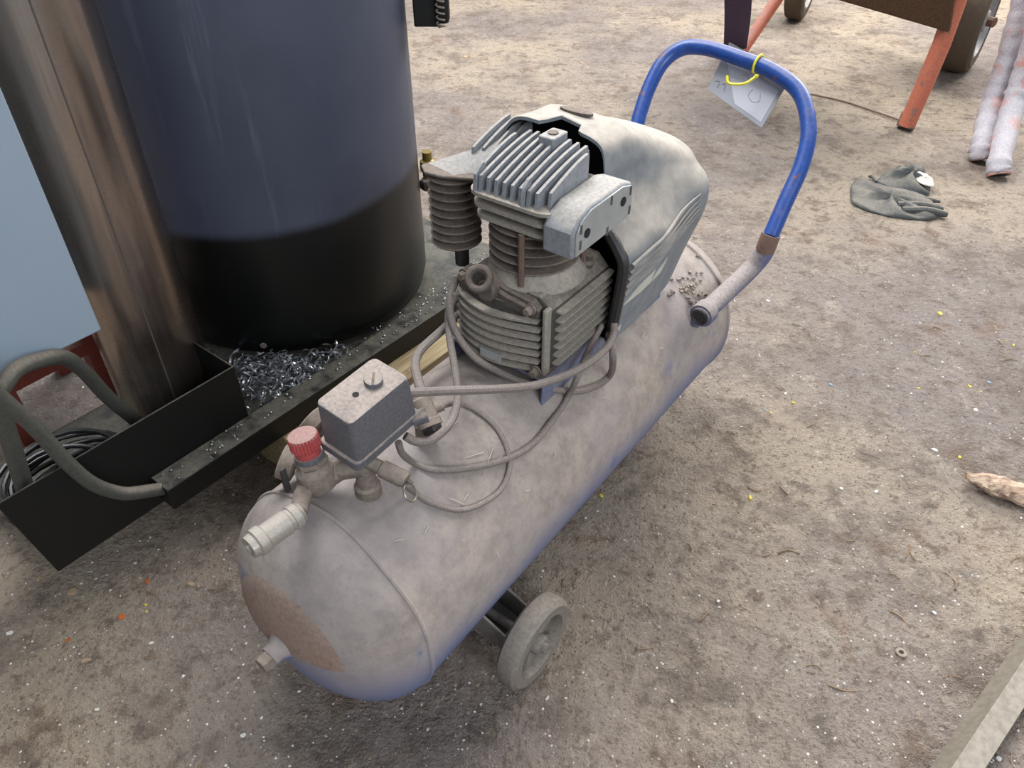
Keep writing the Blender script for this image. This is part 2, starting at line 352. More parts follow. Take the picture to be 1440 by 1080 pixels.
A.part('drain_plug', MB().hexa((TL, SF-DOME-.019, TH-.001), (0, -1, -.05), .0145, .019), MT['fitting'], tank)
# under side: axle, brackets, wheels, rear foot
WS, WZ, WR = .604, .085, .085
A.part('axle', MB().tube([V(TL-.225, WS, WZ), V(TL+.225, WS, WZ)], .009, 12), MT['hub'])
for sg in (-1, 1):
    mb = MB()
    for ds in (-.034, .034):
        mb.prism([(.045, .165), (.085, .155), (.200, WZ+.022), (.200, WZ-.018), (.175, WZ-.018), (.045, .085)], lambda a, b, w: V(TL+sg*a, WS+w, b), ds-.0025, ds+.0025)
    mb.prism([(.045, .085), (.175, WZ-.018), (.175, WZ-.023), (.045, .080)], lambda a, b, w: V(TL+sg*a, WS+w, b), -.0365, .0365)
    A.part('axle_bracket', mb, MT['hub'], bev=.0015)
    wl0 = TL+sg*.228; ax = (sg, 0, 0)
    prof = [(WR*.66, -.019), (WR*.90, -.0195), (WR*.985, -.014), (WR, -.006), (WR, .006), (WR*.985, .014), (WR*.90, .0195), (WR*.70, .019), (WR*.665, .012), (WR*.66, .0), (WR*.66, -.019)]
    wh = A.part('wheel', MB().lathe(prof, (wl0, WS, WZ), ax, 48, cap=False), MT['rubber'])
    A.part('wheel_hub', MB().lathe([(.006, -.022), (.017, -.021), (.018, .014), (.015, .02), (.009, .0205), (.008, .027), (.0, .028)], (wl0, WS, WZ), ax, 24), MT['hub'], wh)
    for k in range(5):
        t = 2*math.pi*k/5+.5; c = V(wl0, WS+math.cos(t)*WR*.42, WZ+math.sin(t)*WR*.42)
        A.part('spoke', MB().box(c, (.012, WR*.60, .015), Matrix.Rotation(t, 3, 'X')), MT['hub'], wh, bev=.002)
    A.part('wheel_web', MB().lathe([(WR*.18, -.003), (WR*.67, -.003), (WR*.67, .001), (WR*.18, .001)], (wl0-sg*.006, WS, WZ), ax, 32, cap=False), MT['hub'], wh)
A.part('rear_foot', MB().prism([(-.07, 0), (.07, 0), (.07, .004), (.055, .085), (-.055, .085), (-.07, .004)], lambda a, b, w: V(TL+a, w, b), 1.30, 1.34), MT['bracket'])

# ---- pump: crankcase
CL0, CL1, CS0, CS1, CZ0, CZ1 = -.705, -.534, .812, .985, .470, .605
mb = MB().prism([(CL0, CZ0), (CL1, CZ0), (CL1+.004, CZ1-.022), (CL1-.02, CZ1), (CL0+.02, CZ1+.004), (CL0-.004, CZ1-.022)], lambda a, b, w: V(a, w, b), CS0, CS1)
crank = A.part('crankcase', mb, MT['castcore'], bev=.004)
A.part('cylinder_flange', MB().lathe([(.082, 0), (.080, .006), (.070, .02), (.064, .03)], (-.612, .885, CZ1-.006), (0, 0, 1), 32), MT['cast'], crank)
for k in range(7):                                    # side fins toward the camera side
    z = .478+k*.0168
    poly = rrect(CL1-.01, -.518-.0008*(6-k), CS0+.012, CS1-.004, .008)
    A.part('side_fin', MB().plate(poly, z, z+.0036), MT['cast'], crank)
A.part('corner_rib', MB().box((-.5355, .8075, .531), (.0085, .016, .126)), MT['cast'], crank, bev=.003)
def bow(l0, l1, s0, dep, back, n=12):
    pts = [(l0+(l1-l0)*i/n, s0-dep*math.sin(math.pi*(i/n)**.9)) for i in range(n+1)]
    return pts+[(l1, back), (l0, back)]
A.part('front_cover', MB().plate(bow(CL0+.004, -.548, .809, .020, .84), .474, .588), MT['castcore'], crank, bev=.002)
for k in range(7):                                    # bowed front fins
    z = .473+k*.0153; e = .004 if k in (0, 6) else 0
    A.part('front_fin', MB().plate(bow(CL0-.004+e, -.544-e, .798, .023, .84), z, z+.0036), MT['cast'], crank)
A.part('cover_plate', MB().prism([(-.704, .572), (-.702, .600), (-.690, .614), (-.655, .620), (-.610, .606), (-.560, .601), (-.545, .588), (-.548, .572)], lambda a, b, w: V(a, w, b), .799, .818), MT['castdark'], crank, bev=.003)
A.part('cover_arm', MB().prism([(-.655, .588), (-.640, .606), (-.600, .598), (-.560, .594), (-.552, .582), (-.565, .576), (-.62, .580)], lambda a, b, w: V(a, w, b), .792, .802), MT['castdark'], crank, bev=.003)
A.part('label_plate', MB().box((-.622, .7765, .4865), (.040, .003, .016), Matrix.Rotation(math.radians(2), 3, 'Z')), MT['silver'], crank, label='small silver label plate')
for l, z in ((-.688, .603), (-.560, .588), (-.547, .474), (-.70, .480)):
    b = A.part('bolt', MB().hexa((l, .800, z), (0, -1, 0), .0075, .014), MT['fitting'], crank)
    A.part('washer', MB().lathe([(.0105, 0), (.0105, .0025)], (l, .7985, z), (0, -1, 0), 16), MT['fitting'], b)
dp = A.part('oil_filler_plug', MB().lathe([(.013, 0), (.0125, .012), (.0165, .013), (.017, .022), (.014, .026)], (-.630, .800, .597), (0, -1, .35), 20), MT['castdark'], crank)
A.part('ring_pull', MB().torus((-.640, .775, .624), (.35, -.75, .6), .0165, .0062, 24, 10), MT['castdark'], dp)
# breather lump behind corner
A.part('breather', MB().lathe([(.014, 0), (.014, .012), (.009, .016), (.009, .026)], (-.558, .945, CZ1-.01), (.3, 0, 1), 16), MT['castdark'], crank)
# ---- cylinder with round fins
cyl = A.part('cylinder', MB().lathe([(.052, 0), (.052, .10)], (-.612, .880, .615), (0, 0, 1), 36), MT['castdark'])
for k in range(5):
    A.part('cylinder_fin', MB().lathe([(.05, 0), (.070, .001), (.0715, .0025), (.070, .004), (.05, .005)], (-.612, .880, .628+k*.0155), (0, 0, 1), 40, cap=False), MT['castdark'], cyl)
for l, s in ((-.588, .812), (-.552, .93)):
    A.part('stud', MB().tube([V(l, s, .612), V(l, s, .70)], .005, 8), MT['castrust'], cyl)
# ---- head
HL0, HL1, HS0, HS1 = -.686, -.532, .802, .955
head = A.part('cylinder_head', MB().plate(rrect(HL0+.022, HL1-.022, HS0+.022, HS1-.022, .02), .690, .749), MT['castdark'])  # dark casting here paints the shade between the side fins
for k in range(3):
    z = .704+k*.0190; e = .003*(2-k)
    A.part('side_fin', MB().plate(rrect(HL0+e, HL1-e, HS0+e, HS1-e, .026, 6), z, z+.0055), MT['cast'], head)
def fin(l, s0, s1, z0, z1, t=.0048):
    n = 8; pr = [(s0, .744)]
    for i in range(n+1):
        q = i/n; pr.append((s0+.004+(s1-s0-.006)*q, z0+(z1-z0)*(1-(1-q)**1.45)))
    pr += [(s1, z1-.01), (s1, .744)]
    return MB().prism(pr, lambda a, b, w: V(l+w, a, b), -t/2, t/2)
fl = np.linspace(HL0+.010, HL1-.016, 10)
for k, l in enumerate(fl):
    s0 = HS0+.006+(.012 if k in (0, 9) else 0); s1 = .938-(.02 if k in (0, 9) else 0)
    A.part('top_fin', fin(l, s0, s1, .771, .803-abs(k-4.5)*.0013), MT['fin'], head)
for k, s0, s1 in ((0, .80, .83), (1, .915, .952), (6, .80, .825), (7, .915, .954)):
    l = (fl[k]+fl[k+1])/2; A.part('short_fin', fin(l, s0+.004, s1, .772, .785), MT['fin'], head)
bs = A.part('head_boss', MB().plate(rrect(-.628, -.600, .905, .945, .004), .748, .808), MT['fin'], head, bev=.002)
A.part('boss_bolt', MB().lathe([(.008, 0), (.008, .003)], (-.614, .925, .807), (0, 0, 1), 14), MT['castdark'], bs)
# ---- outlet box on the right of the head
xb = [(a-.004, b+.011) for a, b in [(.806, .682), (.806, .722), (.818, .738), (.845, .748), (.935, .750), (.962, .742), (.968, .728), (.968, .694), (.955, .686)]]
vb = A.part('outlet_box', MB().prism(xb, lambda a, b, w: V(w, a, b), -.545, -.494), MT['fin'], bev=.004)
A.part('outlet_face', MB().prism([(.002+a*.0+(a-.887)*.93+.885, .724+(b-.724)*.9) for a, b in xb], lambda a, b, w: V(w, a, b), -.4945, -.4915), MT['silver'], vb, bev=.0012)
for a, b in ((.834, .724), (.931, .733)):
    A.part('screw_hole', MB().lathe([(.0072, 0), (.0072, .0018), (.006, .002)], (-.4920, a, b), (1, 0, 0), 16), MT['black'], vb)
for a, b in ((.818, .712), (.818, .736), (.951, .743), (.953, .711), (.891, .702), (.896, .749)):
    A.part('rib_mark', MB().box((-.4915, a, b), (.002, .004, .014)), MT['castdark'], vb)
# ---- intake filter on the left
IF = A.part('intake_filter', MB().lathe([(.026, 0), (.030, .004), (.030, .125), (.026, .13)], (-.757, .862, .612), (0, 0, 1), 28), MT['castdark'])
for k in range(9):
    A.part('filter_fin', MB().lathe([(.029, 0), (.041, .001), (.0425, .0028), (.041, .0046), (.029, .0056)], (-.757, .862, .613+k*.0142), (0, 0, 1), 32, cap=False), MT['castdark'], IF)
A.part('filter_stem', MB().lathe([(.012, -.045), (.012, 0), (.020, .004)], (-.752, .868, .612), (0, 0, 1), 14), MT['seal'], IF)
sh = A.part('intake_manifold', MB().plate([(-.800, .835), (-.778, .818), (-.748, .822), (-.690, .850), (-.672, .93), (-.690, .99), (-.735, .985), (-.785, .89)], .737, .7425), MT['castdark'], bev=.002)
A.part('manifold_ramp', MB().add([(-.795, .845, .742), (-.735, .835, .742), (-.680, .90, .742), (-.685, .985, .742), (-.738, .98, .742), (-.70, .91, .772), (-.70, .975, .785), (-.735, .96, .782), (-.745, .90, .760)], [(0, 1, 8), (1, 2, 5, 8), (2, 3, 6, 5), (3, 4, 7, 6), (4, 0, 8, 7), (8, 5, 6, 7)]), MT['fin'], sh, ang=25)
for k in range(4):
    A.part('manifold_fin', fin(-.738+k*.014, .885+.008*k, .985, .768, .792, .0045), MT['fin'], sh)
# ---- hood over motor and belt
def hsec(pts, n=60):
    p = cat([V(a, b, 0) for a, b in pts], 8); L = [0]
    for i in range(1, len(p)): L.append(L[-1]+(p[i]-p[i-1]).length)
    out = []
    for t in np.linspace(0, L[-1], n):
        j = min(max(np.searchsorted(L, t), 1), len(p)-1); u = (t-L[j-1])/max(L[j]-L[j-1], 1e-9); q = p[j-1].lerp(p[j], u); out.append((q.x, q.y))
    return out
HF = [(-.742, .452), (-.748, .58), (-.742, .70), (-.730, .76), (-.712, .795), (-.690, .810), (-.650, .811), (-.600, .803), (-.570, .797), (-.552, .785), (-.545, .755), (-.543, .715), (-.540, .685), (-.528, .664), (-.508, .644), (-.492, .628), (-.487, .612), (-.490, .595), (-.500, .52), (-.507, .452)]
HM = [(-.75, .452), (-.76, .58), (-.755, .69), (-.742, .75), (-.72, .785), (-.695, .797), (-.65, .800), (-.60, .797), (-.568, .790), (-.550, .776), (-.543, .75), (-.540, .722), (-.535, .700), (-.520, .680), (-.498, .658), (-.482, .642), (-.476, .625), (-.478, .60), (-.493, .52), (-.507, .445)]
HB = [(-.756, .45), (-.765, .56), (-.760, .64), (-.748, .69), (-.73, .715), (-.70, .728), (-.65, .731), (-.60, .729), (-.560, .724), (-.535, .716), (-.522, .708), (-.514, .700), (-.508, .692), (-.498, .683), (-.486, .672), (-.476, .655), (-.474, .632), (-.478, .60), (-.502, .52), (-.524, .435)]
NS = 120
f, m_, b_ = hsec(HF, NS), hsec(HM, NS), hsec(HB, NS)
cx, cz = -.625, .57; HS = (.945, 1.05, 1.20)
def mixs(a, b, t): return [(x0*(1-t)+x1*t, y0*(1-t)+y1*t) for (x0, y0), (x1, y1) in zip(a, b)]
def hs(s):
    return mixs(f, m_, (s-HS[0])/(HS[1]-HS[0])) if s < HS[1] else mixs(m_, b_, (s-HS[1])/(HS[2]-HS[1]))
def notch(l, b):
    st = lambda x0: min(1, max(0, (l-x0)/.008))
    return (.040*st(-.650)-.020*st(-.604)) if b > .70 or l > -.6 else 0.
def scl(sec, k): return [(cx+(a-cx)*k, cz+(b-cz)*k) for a, b in sec]
rings = [[V(a, HS[0]+notch(a, b), b) for a, b in f], [V(a, HS[0]+.003+notch(a, b), b+.0012) for a, b in hs(HS[0]+.003)]]
for s_ in (.992, 1.01, 1.03, 1.05, 1.07, 1.10, 1.13, 1.16, 1.18, 1.20): rings.append([V(a, s_, b) for a, b in hs(s_)])
for k, s_ in ((.988, 1.216), (.96, 1.228), (.91, 1.238), (.8, 1.242)): rings.append([V(a, s_, b) for a, b in scl(b_, k)])
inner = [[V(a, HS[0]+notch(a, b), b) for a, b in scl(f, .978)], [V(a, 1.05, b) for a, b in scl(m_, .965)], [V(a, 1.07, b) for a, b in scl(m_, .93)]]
mb = MB().loft(rings, False, True); mb2 = MB()
n = len(f)
hood = A.part('hood', mb, MT['hood'], ang=50)
A.part('hood_rim', MB().loft([rings[0], inner[0]], False, False), MT['hood'], hood)
A.part('hood_dark_inside', MB().loft(inner, False, True), MT['black'], hood)  # black inner shell, paints the darkness inside the hood opening
A.part('front_seal', MB().tube(cat([V(-.552, .972, .668), V(-.530, .965, .655), V(-.508, .961, .634), (-.494, .959, .610), V(-.496, .959, .56), V(-.502, .961, .50), V(-.508, .964, .455)], 5), .0095, 8), MT['seal'], hood)
def side(s, z):        # point on the right side of the hood at height z
    sec = hs(s)
    for i in range(NS-2, 0, -1):
        (a0, b0), (a1, b1) = sec[i], sec[i+1]
        if b0 >= z >= b1: return V(a0+(a1-a0)*(z-b0)/max(b0-b1, 1e-6)*-1 if False else a1+(a0-a1)*(z-b1)/max(b0-b1, 1e-6), s, z)
    return V(sec[NS-1][0], s, z)
for k in range(5):
    z0 = .608-k*.0145; z1 = .650-k*.0090
    A.part('hood_rib', MB().tube([side(.968+.215*q, z0+(z1-z0)*q)+V(.0024, 0, .001) for q in np.linspace(0, 1, 12)], [(.0046 if k == 0 else .0033)*(1-.6*q*q) for q in np.linspace(0, 1, 12)], 6), MT['hood'], hood)
def decal(pts):
    top = []
    for u, v in pts:
        p = atl(u, v, -.491); p = side(p.y, p.z); top.append(p+V(.0016, 0, 0))
    bot = [p-V(.003, 0, 0) for p in top]; m = len(pts)
    return MB().add(top+bot, [tuple(range(m)), tuple(range(2*m-1, m-1, -1))]+[(i, (i+1) % m, (i+1) % m+m, i+m) for i in range(m)])
A.part('logo_mark', decal([(881, 431), (897, 403), (918, 377), (914, 397), (902, 411)]), MT['decal'], hood, label='pale slanted logo mark on the hood side')
A.part('logo_mark', decal([(916, 396), (922, 382), (936, 361), (931, 383)]), MT['decal'], hood, label='smaller pale slanted logo mark on the hood side')
A.part('hood_recess', MB().loft([[V(-.640+.030*math.cos(t)*k, 1.028+.012*math.sin(t)*k, .8055+h-.10*.012*math.sin(t)) for t in np.linspace(0, 2*math.pi, 29)[:-1]] for k, h in ((1, -.003), (1, .0006), (.85, .0010))]), MT['castdark'], hood)
def text(body, size, parent, org, mat, M4):
    cu = bpy.data.curves.new('t', 'FONT'); cu.body = body; cu.size = size; cu.extrude = .0006
    t = bpy.data.objects.new('t', cu); col.objects.link(t); me = bpy.data.meshes.new_from_object(t.evaluated_get(bpy.context.evaluated_depsgraph_get()))
    bpy.data.objects.remove(t); me.transform(Matrix.Translation(-org)@M4); me.materials.clear(); me.materials.append(mat)
    o = bpy.data.objects.new('lettering', me); col.objects.link(o); o.parent = parent; return o
bx = Vector((0, 1, 0)); byv = Vector((.14, 0, .99)).normalized(); bz = bx.cross(byv)
M4 = Matrix((( bx.x, byv.x, bz.x, -.4975), (bx.y, byv.y, bz.y, .958), (bx.z, byv.z, bz.z, .474), (0, 0, 0, 1)))
text('TE', .017, hood, A.org, MT['decal'], M4)
# ---- mounting plates under the pump
for sg in (-1, 1):
    A.part('mount_bracket', MB().prism([(.798, .402), (.802, .458), (1.20, .458), (1.205, .402)], lambda a, b, w: V(TL+sg*.098+w, a, b), -.002, .002), MT['bracket'], bev=.001)
A.part('mount_plate', MB().b2(TL-.10, TL+.10, .80, 1.20, .456, .461), MT['bracket'])
A.part('foot_gap_shade', MB().b2(-.70, -.545, .815, .98, .460, .472), MT['black'])  # black spacer under the crankcase, coloured as the shade in that gap

# ---- handle
def onH(u, v): # plane s = 1.0 + z
    d = ray(u, v); nrm = (AX - Vector((0, 0, 1))).normalized(); p0 = W(0, 1.0, 0); return LSZ(CP+d*((p0-CP).dot(nrm)/d.dot(nrm)))
hp = [onH(*p) for p in ((1083, 333), (1104, 285), (1128, 230), (1137, 180), (1124, 130), (1086, 100), (1040, 82), (995, 68), (960, 68), (932, 88), (912, 125), (900, 160))]
e = hp[-1]; d = (hp[-1]-hp[-2]).normalized(); hp += [e+d*.06, V(-.84, 1.46, .46)]
handle = A.part('handle', MB().tube(cat(hp, 6), .0165, 16), MT['handle'])
c0, c1 = atl(984, 446, -.456), atl(1052, 382, -.446)
j = hp[0]
A.part('handle_foot', MB().tube(cat([c0, c0.lerp(c1, .5), c1, c1.lerp(j, .55)+V(.004, .012, -.006), j+V(0, .004, .004)], 6), .0195, 16), MT['sleeve'], handle)
jm = c1.lerp(j, .55)+V(.004, .012, -.006)
A.part('rusted_joint', MB().tube(cat([jm.lerp(j, .25), jm.lerp(j, .7), j+V(0, .004, .0045)], 5), .0200, 16), MT['jointrust'], handle)
dr = (c0-c1).normalized()
A.part('end_cap', MB().lathe([(.0175, -.002), (.0175, .002), (.014, .004), (.012, .002)], c0, dr, 20), MT['seal'], handle)
A.part('clamp_band', MB().lathe([(.024, -.014), (.0245, -.01), (.0245, .01), (.024, .014), (.019, .014), (.019, -.014)], c0-dr*.018, dr, 24, cap=False), MT['sleeve'], handle)
A.part('clamp_gusset', MB().box(c0-dr*.03+V(-.012, 0, -.018), (.02, .05, .03)), MT['sleeve'], handle, bev=.004)
cl = V(2*TL-c0.x, c0.y, c0.z)
A.part('handle_foot', MB().tube(cat([cl, cl+V(0, .16, .03), V(-.84, 1.43, .44), V(-.84, 1.47, .47)], 6), .0195, 16), MT['sleeve'], handle)
# dust heap and shavings caught beside the clamp
mb = MB()
for k in range(46):
    u = random.gauss(968, 12); v = random.gauss(402, 16); p = onT(u, v, .002); r = random.uniform(.0015, .005)
    mb.box(p, (r*2, r*1.4, r), Matrix.Rotation(random.random()*6, 3, 'Z')@Matrix.Rotation(random.random(), 3, 'X'))
A.part('dust_crumbs', mb, MT['fitting'], tank, kind='stuff')

mb = MB()
for u, v, ln_, an in ((668, 640, .016, .3), (690, 640, .013, 1.2), (700, 646, .010, .6), (642, 705, .012, -.4), (655, 700, .007, 1.), (742, 690, .006, .2), (640, 596, .007, .8), (560, 760, .006, .2), (780, 640, .006, 1.3), (905, 470, .008, .9), (930, 490, .006, .4), (600, 745, .007, 1.0), (850, 560, .006, .2), (700, 780, .006, 2.)):
    p = onT(u, v, .0012); d_ = onT(u+8*math.cos(an), v-8*math.sin(an), .0012)-p; d_.normalize()
    mb.tube([p-d_*ln_, p+V(0, 0, .0012), p+d_*ln_], .0007, 5)
A.part('straw_bits', mb, MT['decal'], tank, kind='stuff')
# ---- pressure switch, regulator, gauges, valves
SWZ0, SWZ1 = .528, .598
def sw(l, s): return l, s
tiltR = Matrix.Rotation(math.radians(6), 3, Vector((.63, .77, 0))); tiltP = V(-.585, .449, SWZ0)
class TMB(MB):
    def mesh(s, *a, **k):
        s.v = [tiltP+tiltR@(p-tiltP) for p in s.v]; return MB.mesh(s, *a, **k)
swb = A.part('pressure_switch', TMB().loft([[V(a, b, z) for a, b in rrect(-.618-.033*k-(1-k)*.03, -.618+.033*k-(1-k)*.03, .506-.057*k-(1-k)*.03, .506+.057*k-(1-k)*.03, .008*k)] for z, k in ((SWZ0, 1.02), (SWZ1-.006, .965), (SWZ1-.001, .94), (SWZ1, .90))]), MT['switch'], ang=50)
A.part('switch_base', TMB().plate(rrect(-.655, -.581, .444, .568, .009), SWZ0-.016, SWZ0), MT['switch'], swb, bev=.0025)
A.part('switch_underside', TMB().b2(-.634, -.594, .46, .55, SWZ0-.035, SWZ0-.015), MT['castdark'], swb, bev=.003)
cs = A.part('cap_screw', TMB().lathe([(.0125, 0), (.0125, .006), (.0115, .0075)], (-.617, .522, SWZ1-.0005), (0, 0, 1), 24), MT['switch'], swb)
A.part('screw_slot', TMB().box((-.617, .522, SWZ1+.0068), (.003, .023, .0016), Matrix.Rotation(.7, 3, 'Z')), MT['castdark'], cs)
A.part('reset_hole', TMB().lathe([(.0045, 0), (.0045, .001)], (-.620, .492, SWZ1-.0003), (0, 0, 1), 16), MT['black'], swb)
A.part('cable_gland', TMB().tube([V(-.588, .556, SWZ0-.012), V(-.576, .574, SWZ0-.010)], .011, 12), MT['switch'], swb)
A.part('cable_gland', TMB().tube([V(-.600, .55, .572), V(-.600, .562, .572)], .009, 12), MT['switch'], swb)
A.part('riser_fitting', MB().lathe([(.019, -.02), (.019, .016), (.015, .02), (.013, .05), (.017, .055), (.017, .075), (.012, .085)], (-.608, .476, .432), (0, 0, 1), 20), MT['fitting'], swb)
sv0, sv1 = V(-.596, .474, .503), az(566, 673, .492)
sv = A.part('safety_valve', MB().tube([sv0, sv0.lerp(sv1, .4), sv0.lerp(sv1, .42), sv1, sv1+(sv1-sv0)*.12], [.010, .010, .0125, .0125, .010], 16), MT['fitting'], swb)
sp_ = sv1+(sv1-sv0)*.28
A.part('valve_pin', MB().tube([sv1, sp_], .003, 8), MT['ring'], sv); A.part('pull_ring', MB().torus(sp_+V(.002, -.008, -.009), (.75, .35, .5), .0125, .0016, 24, 6), MT['ring'], sv)
# regulator
rg = V(-.660, .431, .497)
ra = V(-.17, .0, 1).normalized()
A.part('regulator', MB().lathe([(.016, -.046), (.024, -.040), (.0265, -.032), (.0265, -.010), (.023, -.006), (.0215, .0)], rg, ra, 28), MT['fitting'])
rgo = [o for o in A.o.children if o.name == 'regulator'][0]
A.part('lock_ring', MB().hexa(rg+ra*.0, ra, .0235, .009), MT['fitting'], rgo); A.part('lock_ring', MB().lathe([(.0205, 0), (.021, .002), (.020, .007)], rg+ra*.0095, ra, 24), MT['switch'], rgo)
kn = A.part('knob_collar', MB().lathe([(.0170, 0), (.0170, .016)], rg+ra*.016, ra, 28), MT['knob'], rgo, label='red collar')
nn = 78; mb = MB(); rings = []
for h, rr_ in ((.027, .0190), (.029, .0205), (.045, .0205), (.048, .0195), (.049, .0165)):
    u = ra.orthogonal().normalized(); w = ra.cross(u)
    rings.append([rg+ra*h+(u*math.cos(2*math.pi*i/nn)+w*math.sin(2*math.pi*i/nn))*(rr_*(1+(.03 if i % 3 < 2 else -.05)*(1 if h < .048 else .3))) for i in range(nn)])
A.part('adjusting_knob', mb.loft(rings), MT['knob'], rgo, label='ribbed red adjusting knob', ang=25)
A.part('manifold_pipe', MB().tube([rg+ra*-.036, V(-.640, .458, .474), V(-.606, .474, .49)], .016, 14), MT['fitting'], rgo)
for nm, c, axg in (('g1', az(404, 651, .452), V(-.80, -.45, .35)), ('g2', az(441, 596, .482), V(-.80, -.1, .45))):
    axg.normalize(); g = A.part('pressure_gauge', MB().lathe([(.008, -.05), (.009, -.016), (.023, -.013), (.0255, -.010), (.0255, .008), (.024, .010), (.021, .008)], c, axg, 28), MT['fitting'])
    A.part('gauge_face', MB().lathe([(.0215, 0), (.0215, .0008)], c+axg*.0082, axg, 24), MT['silver'], g)
# outlet elbow, tap lever and quick coupler
q0, q1 = az(438, 705, .462), az(350, 771, .470); q0 = az(420, 722, .470); dq = (q1-q0).normalized()
A.part('outlet_elbow', MB().tube([rg+ra*-.044, V(-.660, .415, .462), V(-.650, .398, .466), q0], [.0155, .0155, .0125, .0115], 14), MT['fitting'])
A.part('tap_lever', MB().prism([(0, -.005), (.016, -.006), (.034, -.003), (.036, .002), (.030, .005), (.012, .005), (0, .005)], lambda a, b, w: az(404, 690, .470)+V(-.25*a+b*.6+.002, .15*a+w, a*.95+b*.2), -.004, .004), MT['seal'], bev=.001)
Ls = (q1-q0).length; cp = [(.0135, -.004), (.0150, .0), (.0170, .002), (.0170, .012), (.0155, .013), (.0155, .017), (.017, .019), (.0172, .03), (.017, Ls-.024), (.0195, Ls-.021), (.0195, Ls-.010), (.0165, Ls-.008), (.015, Ls), (.010, Ls), (.009, Ls-.012)]
cq = A.part('quick_coupler', MB().lathe(cp, q0, dq, 24, cap=False), MT['coupler'], label='plated quick coupler')
A.part('coupler_bore', MB().lathe([(.010, 0), (.006, .001)], q1-dq*.012, dq, 16), MT['black'], cq)
# check valve
k0_, k1_ = az(590, 560, .505), az(607, 602, .474); kd = (k1_-k0_).normalized(); Lk = (k1_-k0_).length
cv = A.part('check_valve', MB().lathe([(.010, -.012), (.012, 0), (.0165, .003), (.0165, Lk-.014), (.0185, Lk-.012), (.0185, Lk-.002)], k0_, kd, 20), MT['fitting'])
A.part('valve_cap', MB().lathe([(.0165, 0), (.0165, .010), (.0125, .012)], k1_-kd*.003, kd, 6), MT['seal'], cv)
km = k0_.lerp(k1_, .5)
A.part('valve_stem', MB().lathe([(.017, -.045), (.017, -.02), (.013, -.015), (.013, .0)], km, (-.05, .1, 1), 16), MT['fitting'], cv)
A.part('unloader_port', MB().tube([k0_.lerp(k1_, .45), az(622, 570, .490)], .0085, 12), MT['fitting'], cv)
# hoses and cables lying on and over the tank
def cab(name, pts, r, mat='hose', k=7):
    P = []
    for p in pts:
        if len(p) == 2: P.append(onT(p[0], p[1], r))
        else: P.append(az(*p))
    return A.part(name, MB().tube(cat(P, k), r, 10), MT[mat])
cab('power_cable', [(864, 452, .50), (862, 470, .485), (850, 492, .485), (812, 520, .49), (756, 541, .50), (700, 547, .515), (643, 549, .535), (600, 551, .555), (572, 552, .567)], .0065)
cab('power_cable', [(856, 470, .475), (862, 500, .465), (856, 530), (820, 549), (775, 547), (733, 536), (700, 522, .455), (668, 503, .475), (645, 474, .50), (634, 445, .53), (634, 415, .56), (642, 392, .575)], .0062)
cab('power_cable', [(640, 412, .565), (631, 440, .53), (632, 472, .50), (640, 520, .485), (644, 552, .48), (640, 580, .475), (628, 602, .48), (606, 619, .49), (585, 621, .50), (570, 613, .512)], .0062)
cab('delivery_pipe', [(648, 440, .50), (622, 464, .49), (592, 492, .485), (584, 512, .49), (588, 535, .50), (595, 556, .505)], .0075)
cab('unloader_hose', [(622, 571, .482), (640, 568), (671, 578), (702, 607), (717, 650), (705, 688), (672, 711), (641, 717), (603, 706), (583, 692), (572, 684, .456), (556, 668, .475)], .0042)
cab('power_cable', [(560, 622, .505), (566, 638, .48), (583, 651), (613, 661), (668, 657), (717, 644), (750, 624), (773, 596), (797, 562), (812, 530, .447), (824, 500, .462), (846, 458, .485)], .0052)

# ================================================================ tag and tie on the handle
tp = [onH(*p) for p in ((1046, 84), (1066, 90))]; hc = tp[1]; hd = (onH(1086, 100)-onH(1046, 84)).normalized()
T = Thing('cable_tie', hc, 'thin yellow plastic cable tie looped round the blue handle', 'cable tie')
uu = hd.orthogonal().normalized()
T.part('loop', MB().torus(hc, hd, .0186, .0030, 28, 6), MT['tie'])
k0 = onH(1062, 112)+V(.006, -.014, .012); k1 = onH(1047, 121)+V(.006, -.02, .012); k2 = onH(1027, 121)+V(.004, -.02, .012); k3 = onH(1024, 112)+V(.004, -.02, .014)
T.part('tie_head', MB().box(k0, (.008, .008, .006)), MT['tie'], bev=.001)
T.part('tail', MB().tube(cat([k0, k1, k2, k3], 5), .0033, 6), MT['tie'])
cm = LSZ(CP); bk = lambda p: p+(p-cm)*.016
cs4 = [bk(onH(1026, 60)), None, bk(onH(1071, 180)), bk(onH(995, 126))]; cs4[1] = bk(onH(1113, 108))
nT = (cs4[1]-cs4[0]).cross(cs4[3]-cs4[0]).normalized()
G = Thing('hang_tag', cs4[3], 'cloudy grey plastic document tag hanging behind the blue handle', 'tag')
def slab(c, d0, d1): return MB().loft([[p+nT*d0 for p in c], [p+nT*d1 for p in c]])
G.part('sleeve', slab(cs4, -.0008, .0008), MT['tagm'])
def bil(u, v): return cs4[0].lerp(cs4[1], u).lerp(cs4[3].lerp(cs4[2], u), v)
sgn = 1 if nT.dot(LSZ(CP)-cs4[0]) > 0 else -1
G.part('label', slab([bil(.06, .30), bil(.95, .30), bil(.95, .93), bil(.48, .93)], sgn*.0009, sgn*.0013), MT['taglabel'])
for pp in ([(.38, .42), (.46, .36), (.50, .50), (.44, .58)], [(.62, .52), (.60, .66), (.70, .72), (.78, .64), (.74, .52)], [(.06, .78), (.12, .74), (.13, .86)], [(.17, .76), (.22, .72), (.24, .84)]):
    G.part('pen_mark', MB().tube(cat([bil(*q)+nT*sgn*.0016 for q in pp], 5), .0006, 5), MT['ink'])
